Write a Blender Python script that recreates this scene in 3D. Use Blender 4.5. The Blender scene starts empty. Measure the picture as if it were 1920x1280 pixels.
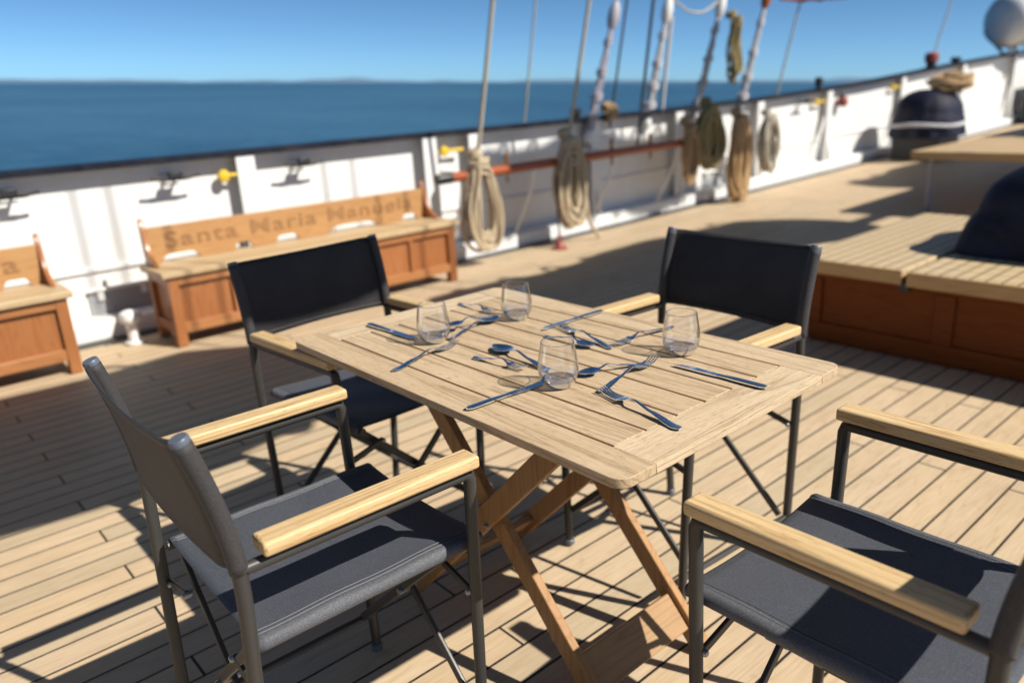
import bpy, bmesh, math, random
from mathutils import Vector, Matrix
random.seed(7)
R = math.radians
PI = math.pi
scene = bpy.context.scene

# ------------------------------------------------------------------ camera
cam = bpy.data.cameras.new('camera'); cam_o = bpy.data.objects.new('camera', cam)
scene.collection.objects.link(cam_o); scene.camera = cam_o
cam.sensor_width = 36; cam.lens = 1453.94 / 1920 * 36
cam.clip_start = .05; cam.clip_end = 150000
cam_o.matrix_world = Matrix.Translation((1.27610, -1.16376, 1.32278)) @ \
    (Matrix.Rotation(R(49.6422), 4, 'Z') @ Matrix.Rotation(R(72.1617), 4, 'X') @ Matrix.Rotation(R(-3.2330), 4, 'Z'))
cam.dof.use_dof = True; cam.dof.focus_distance = 1.42
cam.dof.aperture_fstop = cam.lens / 12.5          # 12.5 mm opening

# ------------------------------------------------------------------ world, sun, exposure
# the deck is this scene's level plane; the ship is trimmed about 3 degrees, so the true vertical leans a little
SEA_N = Vector((.043, .033, .9985)).normalized()
SUN_AZ, SUN_EL = R(25.0), R(43.5)
SUN = Vector((math.cos(SUN_EL) * math.cos(SUN_AZ), math.cos(SUN_EL) * math.sin(SUN_AZ), math.sin(SUN_EL)))
w = bpy.data.worlds.new('World'); scene.world = w; w.use_nodes = True
nt = w.node_tree; nt.nodes.clear()
wo = nt.nodes.new('ShaderNodeOutputWorld'); bg = nt.nodes.new('ShaderNodeBackground')
sk = nt.nodes.new('ShaderNodeTexSky'); sk.sky_type = 'NISHITA'; sk.sun_disc = False
sk.sun_elevation = SUN_EL; sk.sun_rotation = PI / 2 - SUN_AZ
sk.altitude = 0; sk.air_density = .3; sk.dust_density = .3; sk.ozone_density = 8.0
tc = nt.nodes.new('ShaderNodeTexCoord'); mp = nt.nodes.new('ShaderNodeMapping')
q = SEA_N.rotation_difference(Vector((0, 0, 1)))
mp.inputs['Rotation'].default_value = q.to_euler()
nt.links.new(tc.outputs['Generated'], mp.inputs['Vector']); nt.links.new(mp.outputs[0], sk.inputs[0])
tint = nt.nodes.new('ShaderNodeMix'); tint.data_type = 'RGBA'; tint.blend_type = 'MULTIPLY'; tint.inputs[0].default_value = 1
tint.inputs[7].default_value = (1.03, 1.17, .98, 1)          # white balance of the sky
nt.links.new(sk.outputs[0], tint.inputs[6]); nt.links.new(tint.outputs[2], bg.inputs[0]); nt.links.new(bg.outputs[0], wo.inputs[0])
bg.inputs[1].default_value = .103
sl = bpy.data.lights.new('sun', 'SUN'); so = bpy.data.objects.new('sun', sl); scene.collection.objects.link(so)
sl.energy = 5.0; sl.angle = R(.53); sl.color = (1, .95, .85)
so.rotation_euler = SUN.to_track_quat('Z', 'Y').to_euler(); so.location = SUN * 30
scene.view_settings.view_transform = 'Standard'; scene.view_settings.look = 'None'
scene.view_settings.exposure = .44; scene.view_settings.gamma = 1
scene.cycles.max_bounces = 12; scene.cycles.transparent_max_bounces = 24
scene.cycles.caustics_reflective = False; scene.cycles.caustics_refractive = False

# ------------------------------------------------------------------ materials
class NT:
    """small node-tree writer"""
    def __init__(s, name):
        s.m = bpy.data.materials.new(name); s.m.use_nodes = True
        s.t = s.m.node_tree; s.t.nodes.clear()
        s.out = s.t.nodes.new('ShaderNodeOutputMaterial')
    def n(s, typ, **kw):
        nd = s.t.nodes.new(typ)
        for k, v in kw.items(): setattr(nd, k, v)
        return nd
    def put(s, sock, v):
        if hasattr(v, 'is_output'): s.t.links.new(v, sock)
        elif v is not None: sock.default_value = v
    def math(s, op, a, b=None, c=None):
        nd = s.n('ShaderNodeMath', operation=op)
        s.put(nd.inputs[0], a); s.put(nd.inputs[1], b)
        if c is not None: s.put(nd.inputs[2], c)
        return nd.outputs[0]
    def coord(s, kind='Object'): return s.n('ShaderNodeTexCoord').outputs[kind]
    def map(s, v, scale=(1, 1, 1), loc=(0, 0, 0)):
        nd = s.n('ShaderNodeMapping'); s.put(nd.inputs[0], v)
        nd.inputs['Scale'].default_value = scale
        s.put(nd.inputs['Location'], loc)
        return nd.outputs[0]
    def noise(s, v, scale=5, detail=4, rough=.5, dist=0):
        nd = s.n('ShaderNodeTexNoise'); s.put(nd.inputs['Vector'], v)
        nd.inputs['Scale'].default_value = scale; nd.inputs['Detail'].default_value = detail
        nd.inputs['Roughness'].default_value = rough; nd.inputs['Distortion'].default_value = dist
        return nd.outputs[0]
    def mix(s, f, a, b, blend='MIX'):
        nd = s.n('ShaderNodeMix', data_type='RGBA', blend_type=blend)
        s.put(nd.inputs[0], f)
        for sock, v in ((nd.inputs[6], a), (nd.inputs[7], b)):
            if isinstance(v, tuple): v = (*v[:3], 1)
            s.put(sock, v)
        return nd.outputs[2]
    def ramp(s, f, stops):
        nd = s.n('ShaderNodeValToRGB'); s.put(nd.inputs[0], f)
        e = nd.color_ramp.elements
        while len(e) > len(stops): e.remove(e[-1])
        while len(e) < len(stops): e.new(1)
        for el, (p, c) in zip(e, stops):
            el.position = p
            el.color = (c, c, c, 1) if not isinstance(c, tuple) else (*c[:3], 1)
        return nd.outputs[0]
    def bump(s, h, strength=.3, dist=.002, normal=None):
        nd = s.n('ShaderNodeBump'); s.put(nd.inputs['Height'], h)
        nd.inputs['Strength'].default_value = strength; nd.inputs['Distance'].default_value = dist
        if normal is not None: s.put(nd.inputs['Normal'], normal)
        return nd.outputs[0]
    def bsdf(s, color=(.5, .5, .5), rough=.5, metal=0, spec=.5, normal=None, **kw):
        nd = s.n('ShaderNodeBsdfPrincipled')
        s.put(nd.inputs['Base Color'], (*color[:3], 1) if isinstance(color, tuple) else color)
        s.put(nd.inputs['Roughness'], rough); s.put(nd.inputs['Metallic'], metal)
        s.put(nd.inputs['Specular IOR Level'], spec)
        if normal is not None: s.put(nd.inputs['Normal'], normal)
        for k, v in kw.items(): s.put(nd.inputs[k.replace('_', ' ')], v)
        return nd.outputs[0]
    def done(s, sh):
        s.t.links.new(sh, s.out.inputs[0]); return s.m

def xyz(m, v):
    nd = m.n('ShaderNodeSeparateXYZ'); m.put(nd.inputs[0], v); return nd.outputs
def comb(m, x, y, z):
    nd = m.n('ShaderNodeCombineXYZ')
    for i, v in enumerate((x, y, z)): m.put(nd.inputs[i], v)
    return nd.outputs[0]

def wood(name, axis, light, dark, line, vary=.25, fine=.5, rings=1.0, rough=.55, bump=.25, spec=.3, ring_f=9.0, stretch=.10, nr=11.0):
    """timber with fibre along one object axis; every board (mesh island) gets its own grain and tone"""
    m = NT(name)
    rnd = m.n('ShaderNodeNewGeometry').outputs['Random Per Island']
    oinf = m.n('ShaderNodeObjectInfo').outputs['Random']
    rr = m.math('FRACT', m.math('ADD', rnd, m.math('MULTIPLY', oinf, 3.7)))
    o = xyz(m, m.coord())
    off = m.math('MULTIPLY', rr, 37.0)
    c = [m.math('ADD', o[i], m.math('MULTIPLY', off, (.7, 1.3, .9)[i])) for i in range(3)]
    v = comb(m, *c)
    st = [1.0, 1.0, 1.0]; st[axis] = stretch
    lo = m.noise(m.map(v, tuple(x * ring_f for x in st)), 1.0, 3, .5, .4)
    ring = m.math('FRACT', m.math('MULTIPLY', lo, nr))
    ringl = m.ramp(ring, [(0, 1.0), (.12, .35), (.5, 0.0), (.86, .25), (1, 1.0)])
    sf = [1.0, 1.0, 1.0]; sf[axis] = .028
    fib = m.noise(m.map(v, tuple(x * 330 for x in sf)), 1.0, 3, .65)
    fl = m.ramp(fib, [(.42, 0.0), (.62, 1.0)])
    sp = [1.0, 1.0, 1.0]; sp[axis] = .05
    pores = m.ramp(m.noise(m.map(v, tuple(x * 700 for x in sp)), 1.0, 2, .5), [(.60, 0.0), (.72, 1.0)])
    blot = m.noise(m.map(v, (3, 3, 3)), 1.6, 3, .6)
    base = m.mix(m.math('MULTIPLY', rr, 1.0), light, tuple(a * (1 - vary) + b * vary for a, b in zip(light, dark)))
    base = m.mix(m.ramp(blot, [(.35, 0.0), (.75, .55)]), base, dark)
    base = m.mix(m.math('MULTIPLY', ringl, .55 * rings), base, line)
    base = m.mix(m.math('MULTIPLY', fl, .5 * fine), base, dark)
    base = m.mix(m.math('MULTIPLY', pores, .55 * fine), base, tuple(x * .55 for x in line))
    h = m.math('ADD', m.math('MULTIPLY', fib, -.6), m.math('MULTIPLY', ringl, -.5))
    nrm = m.bump(h, bump, .0012)
    return m.done(m.bsdf(base, m.math('ADD', rough - .06, m.math('MULTIPLY', fib, .14)), 0, spec, nrm))

def paint(name, col, rough=.4, dirt=.12, dirt_col=(.28, .24, .2), scale=4.0, bump=.15, bscale=30, spec=.5, metal=0, streak=True):
    m = NT(name); v = m.coord()
    a = m.noise(v, scale, 6, .65, .3)
    sv = m.map(v, (9, 9, 1.1)) if streak else m.map(v, (6, 6, 6))
    b = m.noise(sv, 1.0, 5, .6)
    f = m.math('MULTIPLY', m.ramp(m.math('MULTIPLY', a, b), [(.20, 0.0), (.42, 1.0)]), dirt)
    c = m.mix(f, col, dirt_col)
    n = m.bump(m.noise(v, bscale, 4, .6), bump, .002)
    return m.done(m.bsdf(c, m.math('ADD', rough, m.math('MULTIPLY', m.math('SUBTRACT', a, .5), .25)), metal, spec, n))

M = {}
M['table_x'] = wood('weathered_teak_long', 0, (.665, .525, .365), (.46, .335, .205), (.20, .12, .06), .5, 1.6, 1.25, .62, .9, .2, 11, .07, 9)
M['table_y'] = wood('weathered_teak_end', 1, (.675, .54, .38), (.51, .38, .24), (.23, .14, .07), .35, 1.5, 1.1, .62, .9, .2, 14, .03, 9)
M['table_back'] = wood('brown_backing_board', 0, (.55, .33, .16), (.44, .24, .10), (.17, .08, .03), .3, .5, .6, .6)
M['leg_teak'] = wood('oiled_teak_leg', 2, (.40, .22, .09), (.31, .155, .057), (.15, .062, .02), .4, .5, .9, .5, .25, .3)
M['rail_teak'] = wood('oiled_teak_rail', 1, (.40, .24, .115), (.30, .17, .07), (.18, .085, .03), .4, .5, .9, .5, .25, .3)
M['arm_teak'] = wood('teak_armrest', 1, (.70, .525, .30), (.60, .42, .21), (.30, .15, .05), .4, 1.25, 1.5, .45, .3, .3, 26, .016, 9)
M['bench'] = wood('varnished_bench_wood', 2, (.40, .165, .062), (.32, .115, .038), (.20, .06, .018), .5, .4, .8, .32, .1, .5)
M['bench_y'] = wood('varnished_bench_rail', 1, (.44, .20, .08), (.35, .14, .05), (.22, .075, .022), .5, .4, .8, .32, .1, .5)
M['bench_back'] = wood('pale_bench_back', 1, (.50, .285, .125), (.42, .22, .085), (.27, .12, .04), .4, .4, .8, .4, .1, .4)
M['bench_lid'] = wood('pale_bench_lid', 1, (.56, .42, .25), (.48, .33, .18), (.32, .19, .09), .5, .5, .8, .5, .15, .3)
M['carved'] = paint('carved_letter_brown', (.31, .155, .06), .6, .1, (.1, .04, .02))
M['mahogany'] = wood('dark_mahogany', 0, (.185, .048, .007), (.145, .034, .005), (.07, .014, .003), .4, .3, .7, .45, .08, .16)
M['rail_red'] = wood('red_varnished_rail', 1, (.40, .10, .03), (.30, .065, .02), (.16, .03, .01), .3, .3, .7, .3, .08, .5)
M['white'] = paint('white_ship_paint', (.76, .76, .75), .38, .22, (.52, .46, .38), 3.0, .25, 22)
M['black'] = paint('black_paint', (.018, .018, .02), .45, .15, (.06, .055, .05))
M['navy_rail'] = paint('navy_cap_paint', (.007, .009, .018), .55, .25, (.07, .055, .045), spec=.2)
M['yellow'] = paint('yellow_paint', (.72, .49, .03), .4, .25, (.35, .2, .03))
M['red'] = paint('red_paint', (.27, .055, .04), .45, .2, (.15, .05, .04))
M['pale_grey'] = paint('pale_grey_gelcoat', (.56, .58, .62), .4, .2, (.3, .29, .28))
M['grey'] = paint('grey_paint', (.33, .34, .36), .45, .2, (.2, .19, .18))
M['lilac'] = paint('shade_tinted_block', (.42, .40, .46), .5, .3, (.25, .22, .25))  # lilac grey puts the shade on this block into its colour
M['frame'] = paint('charcoal_powder_coat', (.040, .038, .036), .42, .1, (.10, .09, .08), 8, .08, 300, .4, 0, False)
M['cap'] = paint('grey_plastic_cap', (.10, .115, .15), .4, .1, (.05, .05, .05), 8, .05, 200)
M['steel'] = NT('brushed_steel').done(NT('tmp').bsdf()) if False else None

def m_steel():
    m = NT('polished_steel'); v = m.coord()
    s = m.noise(v, 60, 4, .6)
    f = m.noise(v, 900, 2, .5)
    return m.done(m.bsdf((.94, .96, .99), m.math('ADD', .045, m.math('MULTIPLY', s, .10)), 1, .5,
                         m.bump(m.math('ADD', s, m.math('MULTIPLY', f, .3)), .03, .0006)))
M['steel'] = m_steel()

def m_fabric(name, col, thru):
    m = NT(name); v = m.coord()
    o = xyz(m, v)
    def wv(a, k): return m.math('SINE', m.math('MULTIPLY', a, k))
    k = 2 * PI / .0036
    wa = wv(m.math('ADD', o[0], m.math('MULTIPLY', o[2], .5)), k); wb = wv(m.math('ADD', o[1], o[2]), k)
    weave = m.math('MULTIPLY', wa, wb)
    n1 = m.noise(v, 420, 3, .6); n2 = m.noise(v, 9, 5, .6); n3 = m.noise(v, 2600, 2, .6)
    c = m.mix(m.ramp(n1, [(.38, 0.0), (.66, 1.0)]), tuple(x * .62 for x in col), tuple(min(1, x * 1.65) for x in col))
    c = m.mix(m.ramp(n2, [(.42, 0.0), (.78, .5)]), c, tuple(x * .7 + .035 for x in col))
    c = m.mix(m.math('MULTIPLY', m.math('ADD', weave, 1.0), .14), c, tuple(x * 2.1 for x in col))
    nr = m.bump(m.math('ADD', m.math('MULTIPLY', weave, .5), n3), .35, .0007)
    b = m.bsdf(c, .62, 0, .35, nr, Sheen_Weight=.06, Sheen_Roughness=.4)
    tr = m.n('ShaderNodeBsdfTransparent'); tr.inputs[0].default_value = (.95, .85, .78, 1)
    mx = m.n('ShaderNodeMixShader'); mx.inputs[0].default_value = thru
    m.t.links.new(b, mx.inputs[1]); m.t.links.new(tr.outputs[0], mx.inputs[2])
    return m.done(mx.outputs[0])
M['seat_fabric'] = m_fabric('charcoal_sling_fabric', (.050, .054, .067), .025)
M['back_fabric'] = m_fabric('charcoal_mesh_back', (.020, .018, .019), .035)
M['hem_fabric'] = m_fabric('charcoal_hem', (.075, .077, .087), 0.0)
M['sleeve'] = m_fabric('charcoal_sleeve', (.032, .030, .032), 0.0)

def m_thread():
    m = NT('pale_thread'); return m.done(m.bsdf((.17, .17, .18), .7))
M['thread'] = m_thread()

def m_glass(name, tint, f0=.035, fe=.85, pw=2.5, edge=(.55, .58, .61), rg=.012):
    """thin-walled clear glass: mirror share rises towards grazing angles, the rest passes straight through"""
    m = NT(name)
    lw = m.n('ShaderNodeLayerWeight'); lw.inputs[0].default_value = .5
    f = m.math('ADD', f0, m.math('MULTIPLY', m.math('POWER', lw.outputs['Facing'], pw), fe))
    g = m.n('ShaderNodeBsdfGlossy'); g.inputs['Roughness'].default_value = rg; g.inputs[0].default_value = (1, 1, 1, 1)
    tcol = m.mix(m.math('POWER', lw.outputs['Facing'], 3.0), tint, edge)
    t = m.n('ShaderNodeBsdfTransparent'); m.put(t.inputs[0], tcol)
    mx = m.n('ShaderNodeMixShader'); m.put(mx.inputs[0], f)
    m.t.links.new(t.outputs[0], mx.inputs[1]); m.t.links.new(g.outputs[0], mx.inputs[2])
    return m.done(mx.outputs[0])
M['glass'] = m_glass('thin_clear_glass', (1.0, 1.0, 1.0))
M['glass_base'] = m_glass('thick_glass_base', (1.0, 1.0, 1.0), .42, .55, 1.3, (.92, .95, 1.0), .02)
M['glass_wall'] = m_glass('thick_lower_glass_wall', (1.0, 1.0, 1.0), .09, .75, 1.8, (.80, .84, .88), .03)
def m_rim():
    m = NT('bright_glass_rim'); t = m.n('ShaderNodeBsdfTransparent'); g = m.n('ShaderNodeBsdfGlossy'); g.inputs['Roughness'].default_value = .05
    mx = m.n('ShaderNodeMixShader'); mx.inputs[0].default_value = .42
    m.t.links.new(t.outputs[0], mx.inputs[1]); m.t.links.new(g.outputs[0], mx.inputs[2]); return m.done(mx.outputs[0])
M['glass_rim'] = m_rim()

def m_rope(name, col, dark):
    m = NT(name); v = m.coord()
    o = xyz(m, v)
    tw = m.math('SINE', m.math('MULTIPLY', m.math('ADD', m.math('ADD', o[0], o[1]), m.math('MULTIPLY', o[2], 1.7)), 330.0))
    n = m.noise(v, 70, 4, .7); n2 = m.noise(v, 6, 3, .6)
    f = m.math('ADD', m.math('MULTIPLY', m.math('ADD', tw, 1.0), .22), m.math('MULTIPLY', n, .45))
    c = m.mix(f, dark, col)
    c = m.mix(m.ramp(n2, [(.4, 0.0), (.7, .45)]), c, dark)
    return m.done(m.bsdf(c, .85, 0, .15, m.bump(f, .5, .004)))
M['rope'] = m_rope('manila_rope', (.66, .56, .42), (.36, .27, .16))
M['rope_tan'] = m_rope('tan_rope', (.60, .43, .25), (.32, .20, .10))
M['rope_olive'] = m_rope('old_olive_rope', (.40, .33, .175), (.18, .14, .065))
M['rope_grey'] = m_rope('grey_line', (.58, .53, .44), (.34, .30, .23))
M['bolt'] = paint('dull_bolt_steel', (.34, .34, .35), .42, .3, (.12, .11, .1), 40, .1, 200, .5, .8, False)
M['rope_white'] = m_rope('white_line', (.74, .73, .72), (.42, .40, .42))
M['wire'] = m_rope('dark_wire', (.11, .11, .12), (.04, .04, .045))
M['canvas_navy'] = None
def m_canvas():
    m = NT('navy_canvas'); v = m.coord()
    n = m.noise(v, 5, 6, .6, .6); f = m.noise(v, 300, 2, .5)
    c = m.mix(m.ramp(n, [(.3, 0.0), (.75, 1.0)]), (.0035, .004, .013), (.008, .012, .04))
    return m.done(m.bsdf(c, .6, 0, .3, m.bump(m.math('ADD', n, m.math('MULTIPLY', f, .1)), .6, .03)))
M['canvas_navy'] = m_canvas()
def m_sail():
    m = NT('cream_sailcloth'); v = m.coord(); n = m.noise(v, 4, 5, .6, .5)
    return m.done(m.bsdf((.62, .58, .48), .8, 0, .2, m.bump(n, .8, .06)))
M['sail'] = m_sail()

PW, PX = .0955, -1.6925        # deck plank width, first seam
def m_deck():
    m = NT('laid_teak_deck'); o = xyz(m, m.coord())
    u = m.math('DIVIDE', m.math('SUBTRACT', o[0], PX), PW)
    idx = m.math('FLOOR', u); fu = m.math('SUBTRACT', u, idx)
    cl = m.math('FLOORED_MODULO', idx, 3.0)
    # butt joints step along the deck every third plank
    off = m.math('ADD', m.math('ADD', -.75, m.math('MULTIPLY', m.math('COMPARE', cl, 1.0, .1), 1.46)),
                 m.math('MULTIPLY', m.math('COMPARE', cl, 2.0, .1), .63))
    yv = m.math('DIVIDE', m.math('SUBTRACT', o[1], off), 2.26)
    seg = m.math('FLOOR', yv); fy = m.math('SUBTRACT', yv, seg)
    du = m.math('MULTIPLY', m.math('MINIMUM', fu, m.math('SUBTRACT', 1.0, fu)), PW)
    dy = m.math('MULTIPLY', m.math('MINIMUM', fy, m.math('SUBTRACT', 1.0, fy)), 2.26)
    d = m.math('MINIMUM', du, dy)
    wob = m.math('MULTIPLY', m.noise(m.coord(), 25, 3, .6), .0012)
    caulk = m.ramp(m.math('DIVIDE', m.math('ADD', d, wob), .012), [(.30, 1.0), (.40, 0.0)])
    wn = m.n('ShaderNodeTexWhiteNoise', noise_dimensions='2D'); m.put(wn.inputs['Vector'], comb(m, idx, seg, 0.0))
    rv = wn.outputs['Value']; rc = xyz(m, wn.outputs['Color'])
    g = comb(m, m.math('ADD', o[0], m.math('MULTIPLY', rv, 7.0)), m.math('ADD', o[1], m.math('MULTIPLY', rc[1], 9.0)), 0.0)
    lo = m.noise(m.map(g, (16, 1.3, 1)), 1.0, 3, .5, .3)
    ring = m.ramp(m.math('FRACT', m.math('MULTIPLY', lo, 8.0)), [(0, 1.0), (.15, .2), (.5, 0.0), (.9, .3), (1, 1.0)])
    fib = m.noise(m.map(g, (260, 7, 1)), 1.0, 3, .65)
    blot = m.noise(m.coord(), 2.2, 5, .6, .3)
    spots = m.ramp(m.noise(m.coord(), 34, 3, .55), [(.66, 0.0), (.76, 1.0)])
    c = m.mix(rv, (.615, .475, .325), (.545, .42, .29))
    c = m.mix(m.math('MULTIPLY', rc[2], .45), c, (.61, .435, .25))
    c = m.mix(m.ramp(rc[1], [(.62, 0.0), (.80, .55)]), c, (.47, .395, .27))
    c = m.mix(m.ramp(rc[0], [(.80, 0.0), (.93, .55)]), c, (.66, .50, .33))
    c = m.mix(m.math('MULTIPLY', ring, .34), c, (.34, .225, .115))
    c = m.mix(m.ramp(fib, [(.42, 0.0), (.68, .38)]), c, (.33, .225, .125))
    c = m.mix(m.ramp(blot, [(.48, 0.0), (.74, .38)]), c, (.36, .27, .175))
    c = m.mix(m.math('MULTIPLY', spots, .22), c, (.24, .17, .10))
    c = m.mix(caulk, c, (.022, .018, .016))
    h = m.math('ADD', m.math('MULTIPLY', fib, .25), m.math('MULTIPLY', caulk, -1.6))
    rgh = m.math('ADD', .55, m.math('MULTIPLY', fib, .15))
    return m.done(m.bsdf(c, rgh, 0, .28, m.bump(h, .35, .0015)))
M['deck'] = m_deck()

def m_lidgrid():
    """hatch lid of short planks with dark seams both ways"""
    m = NT('planked_hatch_lid'); o = xyz(m, m.coord())
    def seam(a, pitch, wd):
        u = m.math('FRACT', m.math('DIVIDE', a, pitch))
        return m.ramp(m.math('DIVIDE', m.math('MULTIPLY', m.math('MINIMUM', u, m.math('SUBTRACT', 1.0, u)), pitch), wd), [(.35, 1.0), (.5, 0.0)])
    s1 = seam(m.math('ADD', o[0], .03), .062, .011); s2 = seam(m.math('ADD', o[1], .04), .115, .011)
    ns = m.noise(m.map(m.coord(), (40, 4, 1)), 1.0, 4, .6)
    c = m.mix(ns, (.60, .47, .29), (.48, .355, .205))
    c = m.mix(m.math('MULTIPLY', s1, .9), c, (.10, .07, .045)); c = m.mix(m.math('MULTIPLY', s2, .6), c, (.16, .11, .07))
    return m.done(m.bsdf(c, .5, 0, .35, m.bump(m.math('ADD', ns, m.math('MULTIPLY', s1, -1.5)), .2, .002)))
M['lid'] = m_lidgrid()
M['lid_edge'] = wood('hatch_lid_edge', 0, (.50, .34, .17), (.40, .25, .11), (.25, .13, .05), .3, .4, .7, .5, .1, .3)

def m_sea():
    m = NT('open_sea'); v = m.coord()
    a = m.noise(m.map(v, (.55, .22, 1)), 1.0, 6, .62, .4)
    b = m.noise(m.map(v, (.004, .004, 1)), 1.0, 8, .72, .5)
    s = m.noise(m.map(v, (.05, .05, 1)), 1.0, 3, .5, .3)
    c = m.mix(m.ramp(b, [(.40, 0.0), (.62, 1.0)]), (.016, .066, .128), (.040, .116, .195))
    c = m.mix(m.ramp(a, [(.5, 0.0), (.72, .55)]), c, (.07, .17, .26))
    nr = m.bump(m.math('ADD', a, m.math('MULTIPLY', s, 2.2)), .9, 1.0)
    return m.done(m.bsdf(c, .34, 0, .16, nr))
M['sea'] = m_sea()
M['shore'] = paint('hazy_shore', (.12, .185, .27), .9, .2, (.15, .21, .28), .001, 0, 1, 0)

# ------------------------------------------------------------------ mesh helpers
class MB:
    def __init__(s): s.v = []; s.f = []; s.mi = []
    def add(s, vs, fs, mi=0):
        k = len(s.v); s.v += [Vector(p) for p in vs]; s.f += [tuple(i + k for i in f) for f in fs]; s.mi += [mi] * len(fs)
        return s
    def box(s, c, d, rot=None, mi=0):
        x, y, z = d[0] / 2, d[1] / 2, d[2] / 2
        vs = [Vector(p) for p in ((-x,-y,-z),(x,-y,-z),(x,y,-z),(-x,y,-z),(-x,-y,z),(x,-y,z),(x,y,z),(-x,y,z))]
        if rot is not None: vs = [rot @ p for p in vs]
        c = Vector(c)
        return s.add([p + c for p in vs], [(0,3,2,1),(4,5,6,7),(0,1,5,4),(1,2,6,5),(2,3,7,6),(3,0,4,7)], mi)
    def bar(s, a, b, wd, th, up=(0, 0, 1), mi=0):
        """rectangular bar from a to b; th is measured along up, wd across"""
        a, b = Vector(a), Vector(b); d = (b - a); L = d.length; d.normalize()
        u = Vector(up); u = (u - d * u.dot(d)).normalized(); n = d.cross(u)
        m = Matrix((d, n, u)).transposed()
        return s.box((a + b) / 2, (L, wd, th), m, mi)
    def tube(s, pts, r, seg=10, cap=True, closed=False, sq=1.0, mi=0):
        pts = [Vector(p) for p in pts]; n = len(pts)
        rs = r if isinstance(r, (list, tuple)) else [r] * n
        k0 = len(s.v); prev = None
        for i, p in enumerate(pts):
            if closed: t = pts[(i + 1) % n] - pts[i - 1]
            else: t = pts[min(i + 1, n - 1)] - pts[max(i - 1, 0)]
            t.normalize()
            if prev is None:
                ref = Vector((0, 0, 1)) if abs(t.z) < .9 else Vector((0, 1, 0))
                u = (ref - t * ref.dot(t)).normalized()
            else: u = (prev - t * prev.dot(t)).normalized()
            prev = u; v2 = t.cross(u)
            for j in range(seg):
                a = 2 * PI * j / seg
                s.v.append(p + u * (math.cos(a) * rs[i]) + v2 * (math.sin(a) * rs[i] * sq))
        m_ = n if closed else n - 1
        for i in range(m_):
            for j in range(seg):
                a = k0 + i * seg + j; b = k0 + i * seg + (j + 1) % seg
                c = k0 + ((i + 1) % n) * seg + (j + 1) % seg; d = k0 + ((i + 1) % n) * seg + j
                s.f.append((a, b, c, d)); s.mi.append(mi)
        if cap and not closed:
            s.f.append(tuple(k0 + j for j in reversed(range(seg)))); s.f.append(tuple(k0 + (n - 1) * seg + j for j in range(seg))); s.mi += [mi, mi]
        return s
    def lathe(s, prof, c=(0, 0, 0), seg=32, axis=None, mi=0, closed=False):
        """prof = [(r, z)...]"""
        m = Matrix.Identity(3) if axis is None else Vector((0, 0, 1)).rotation_difference(Vector(axis)).to_matrix()
        k0 = len(s.v); c = Vector(c)
        for r, z in prof:
            for j in range(seg):
                a = 2 * PI * j / seg; s.v.append(c + m @ Vector((r * math.cos(a), r * math.sin(a), z)))
        n = len(prof)
        for i in range(n if closed else n - 1):
            for j in range(seg):
                i2 = (i + 1) % n
                s.f.append((k0 + i * seg + j, k0 + i * seg + (j + 1) % seg, k0 + i2 * seg + (j + 1) % seg, k0 + i2 * seg + j)); s.mi.append(mi)
        if not closed:
            for i, rev in ((0, True), (n - 1, False)):
                if prof[i][0] > 1e-5:
                    q_ = [k0 + i * seg + j for j in range(seg)]
                    s.f.append(tuple(reversed(q_)) if rev else tuple(q_)); s.mi.append(mi)
        return s
    def prism(s, poly, a, b, mi=0):
        """poly of 3D points extruded by vector; a unused offset, b extrude vector"""
        n = len(poly); a = Vector(a); b = Vector(b)
        vs = [Vector(p) + a for p in poly] + [Vector(p) + a + b for p in poly]
        fs = [tuple(reversed(range(n))), tuple(range(n, 2 * n))] + [(i, (i + 1) % n, n + (i + 1) % n, n + i) for i in range(n)]
        return s.add(vs, fs, mi)
    def grid(s, fn, nu, nv, mi=0):
        k = len(s.v)
        for i in range(nu + 1):
            for j in range(nv + 1): s.v.append(Vector(fn(i / nu, j / nv)))
        for i in range(nu):
            for j in range(nv):
                a = k + i * (nv + 1) + j
                s.f.append((a, a + nv + 1, a + nv + 2, a + 1)); s.mi.append(mi)
        return s
    def build(s, name, mats, parent=None, bevel=0, smooth=True, ang=35, solid=0, bseg=2):
        me = bpy.data.meshes.new(name); me.from_pydata(s.v, [], s.f)
        if not isinstance(mats, (list, tuple)): mats = [mats]
        for m_ in mats: me.materials.append(m_)
        if len(mats) > 1:
            for p, i in zip(me.polygons, s.mi): p.material_index = i
        bm = bmesh.new(); bm.from_mesh(me); bmesh.ops.recalc_face_normals(bm, faces=bm.faces); bm.to_mesh(me); bm.free()
        if smooth:
            for p in me.polygons: p.use_smooth = True
            me.set_sharp_from_angle(angle=R(ang))
        o = bpy.data.objects.new(name, me); scene.collection.objects.link(o)
        if parent: o.parent = parent
        if solid:
            md = o.modifiers.new('solid', 'SOLIDIFY'); md.thickness = solid; md.offset = 0
        if bevel:
            md = o.modifiers.new('bevel', 'BEVEL'); md.width = bevel; md.segments = bseg; md.limit_method = 'ANGLE'; md.angle_limit = R(40)
            md.harden_normals = False
        return o

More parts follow.
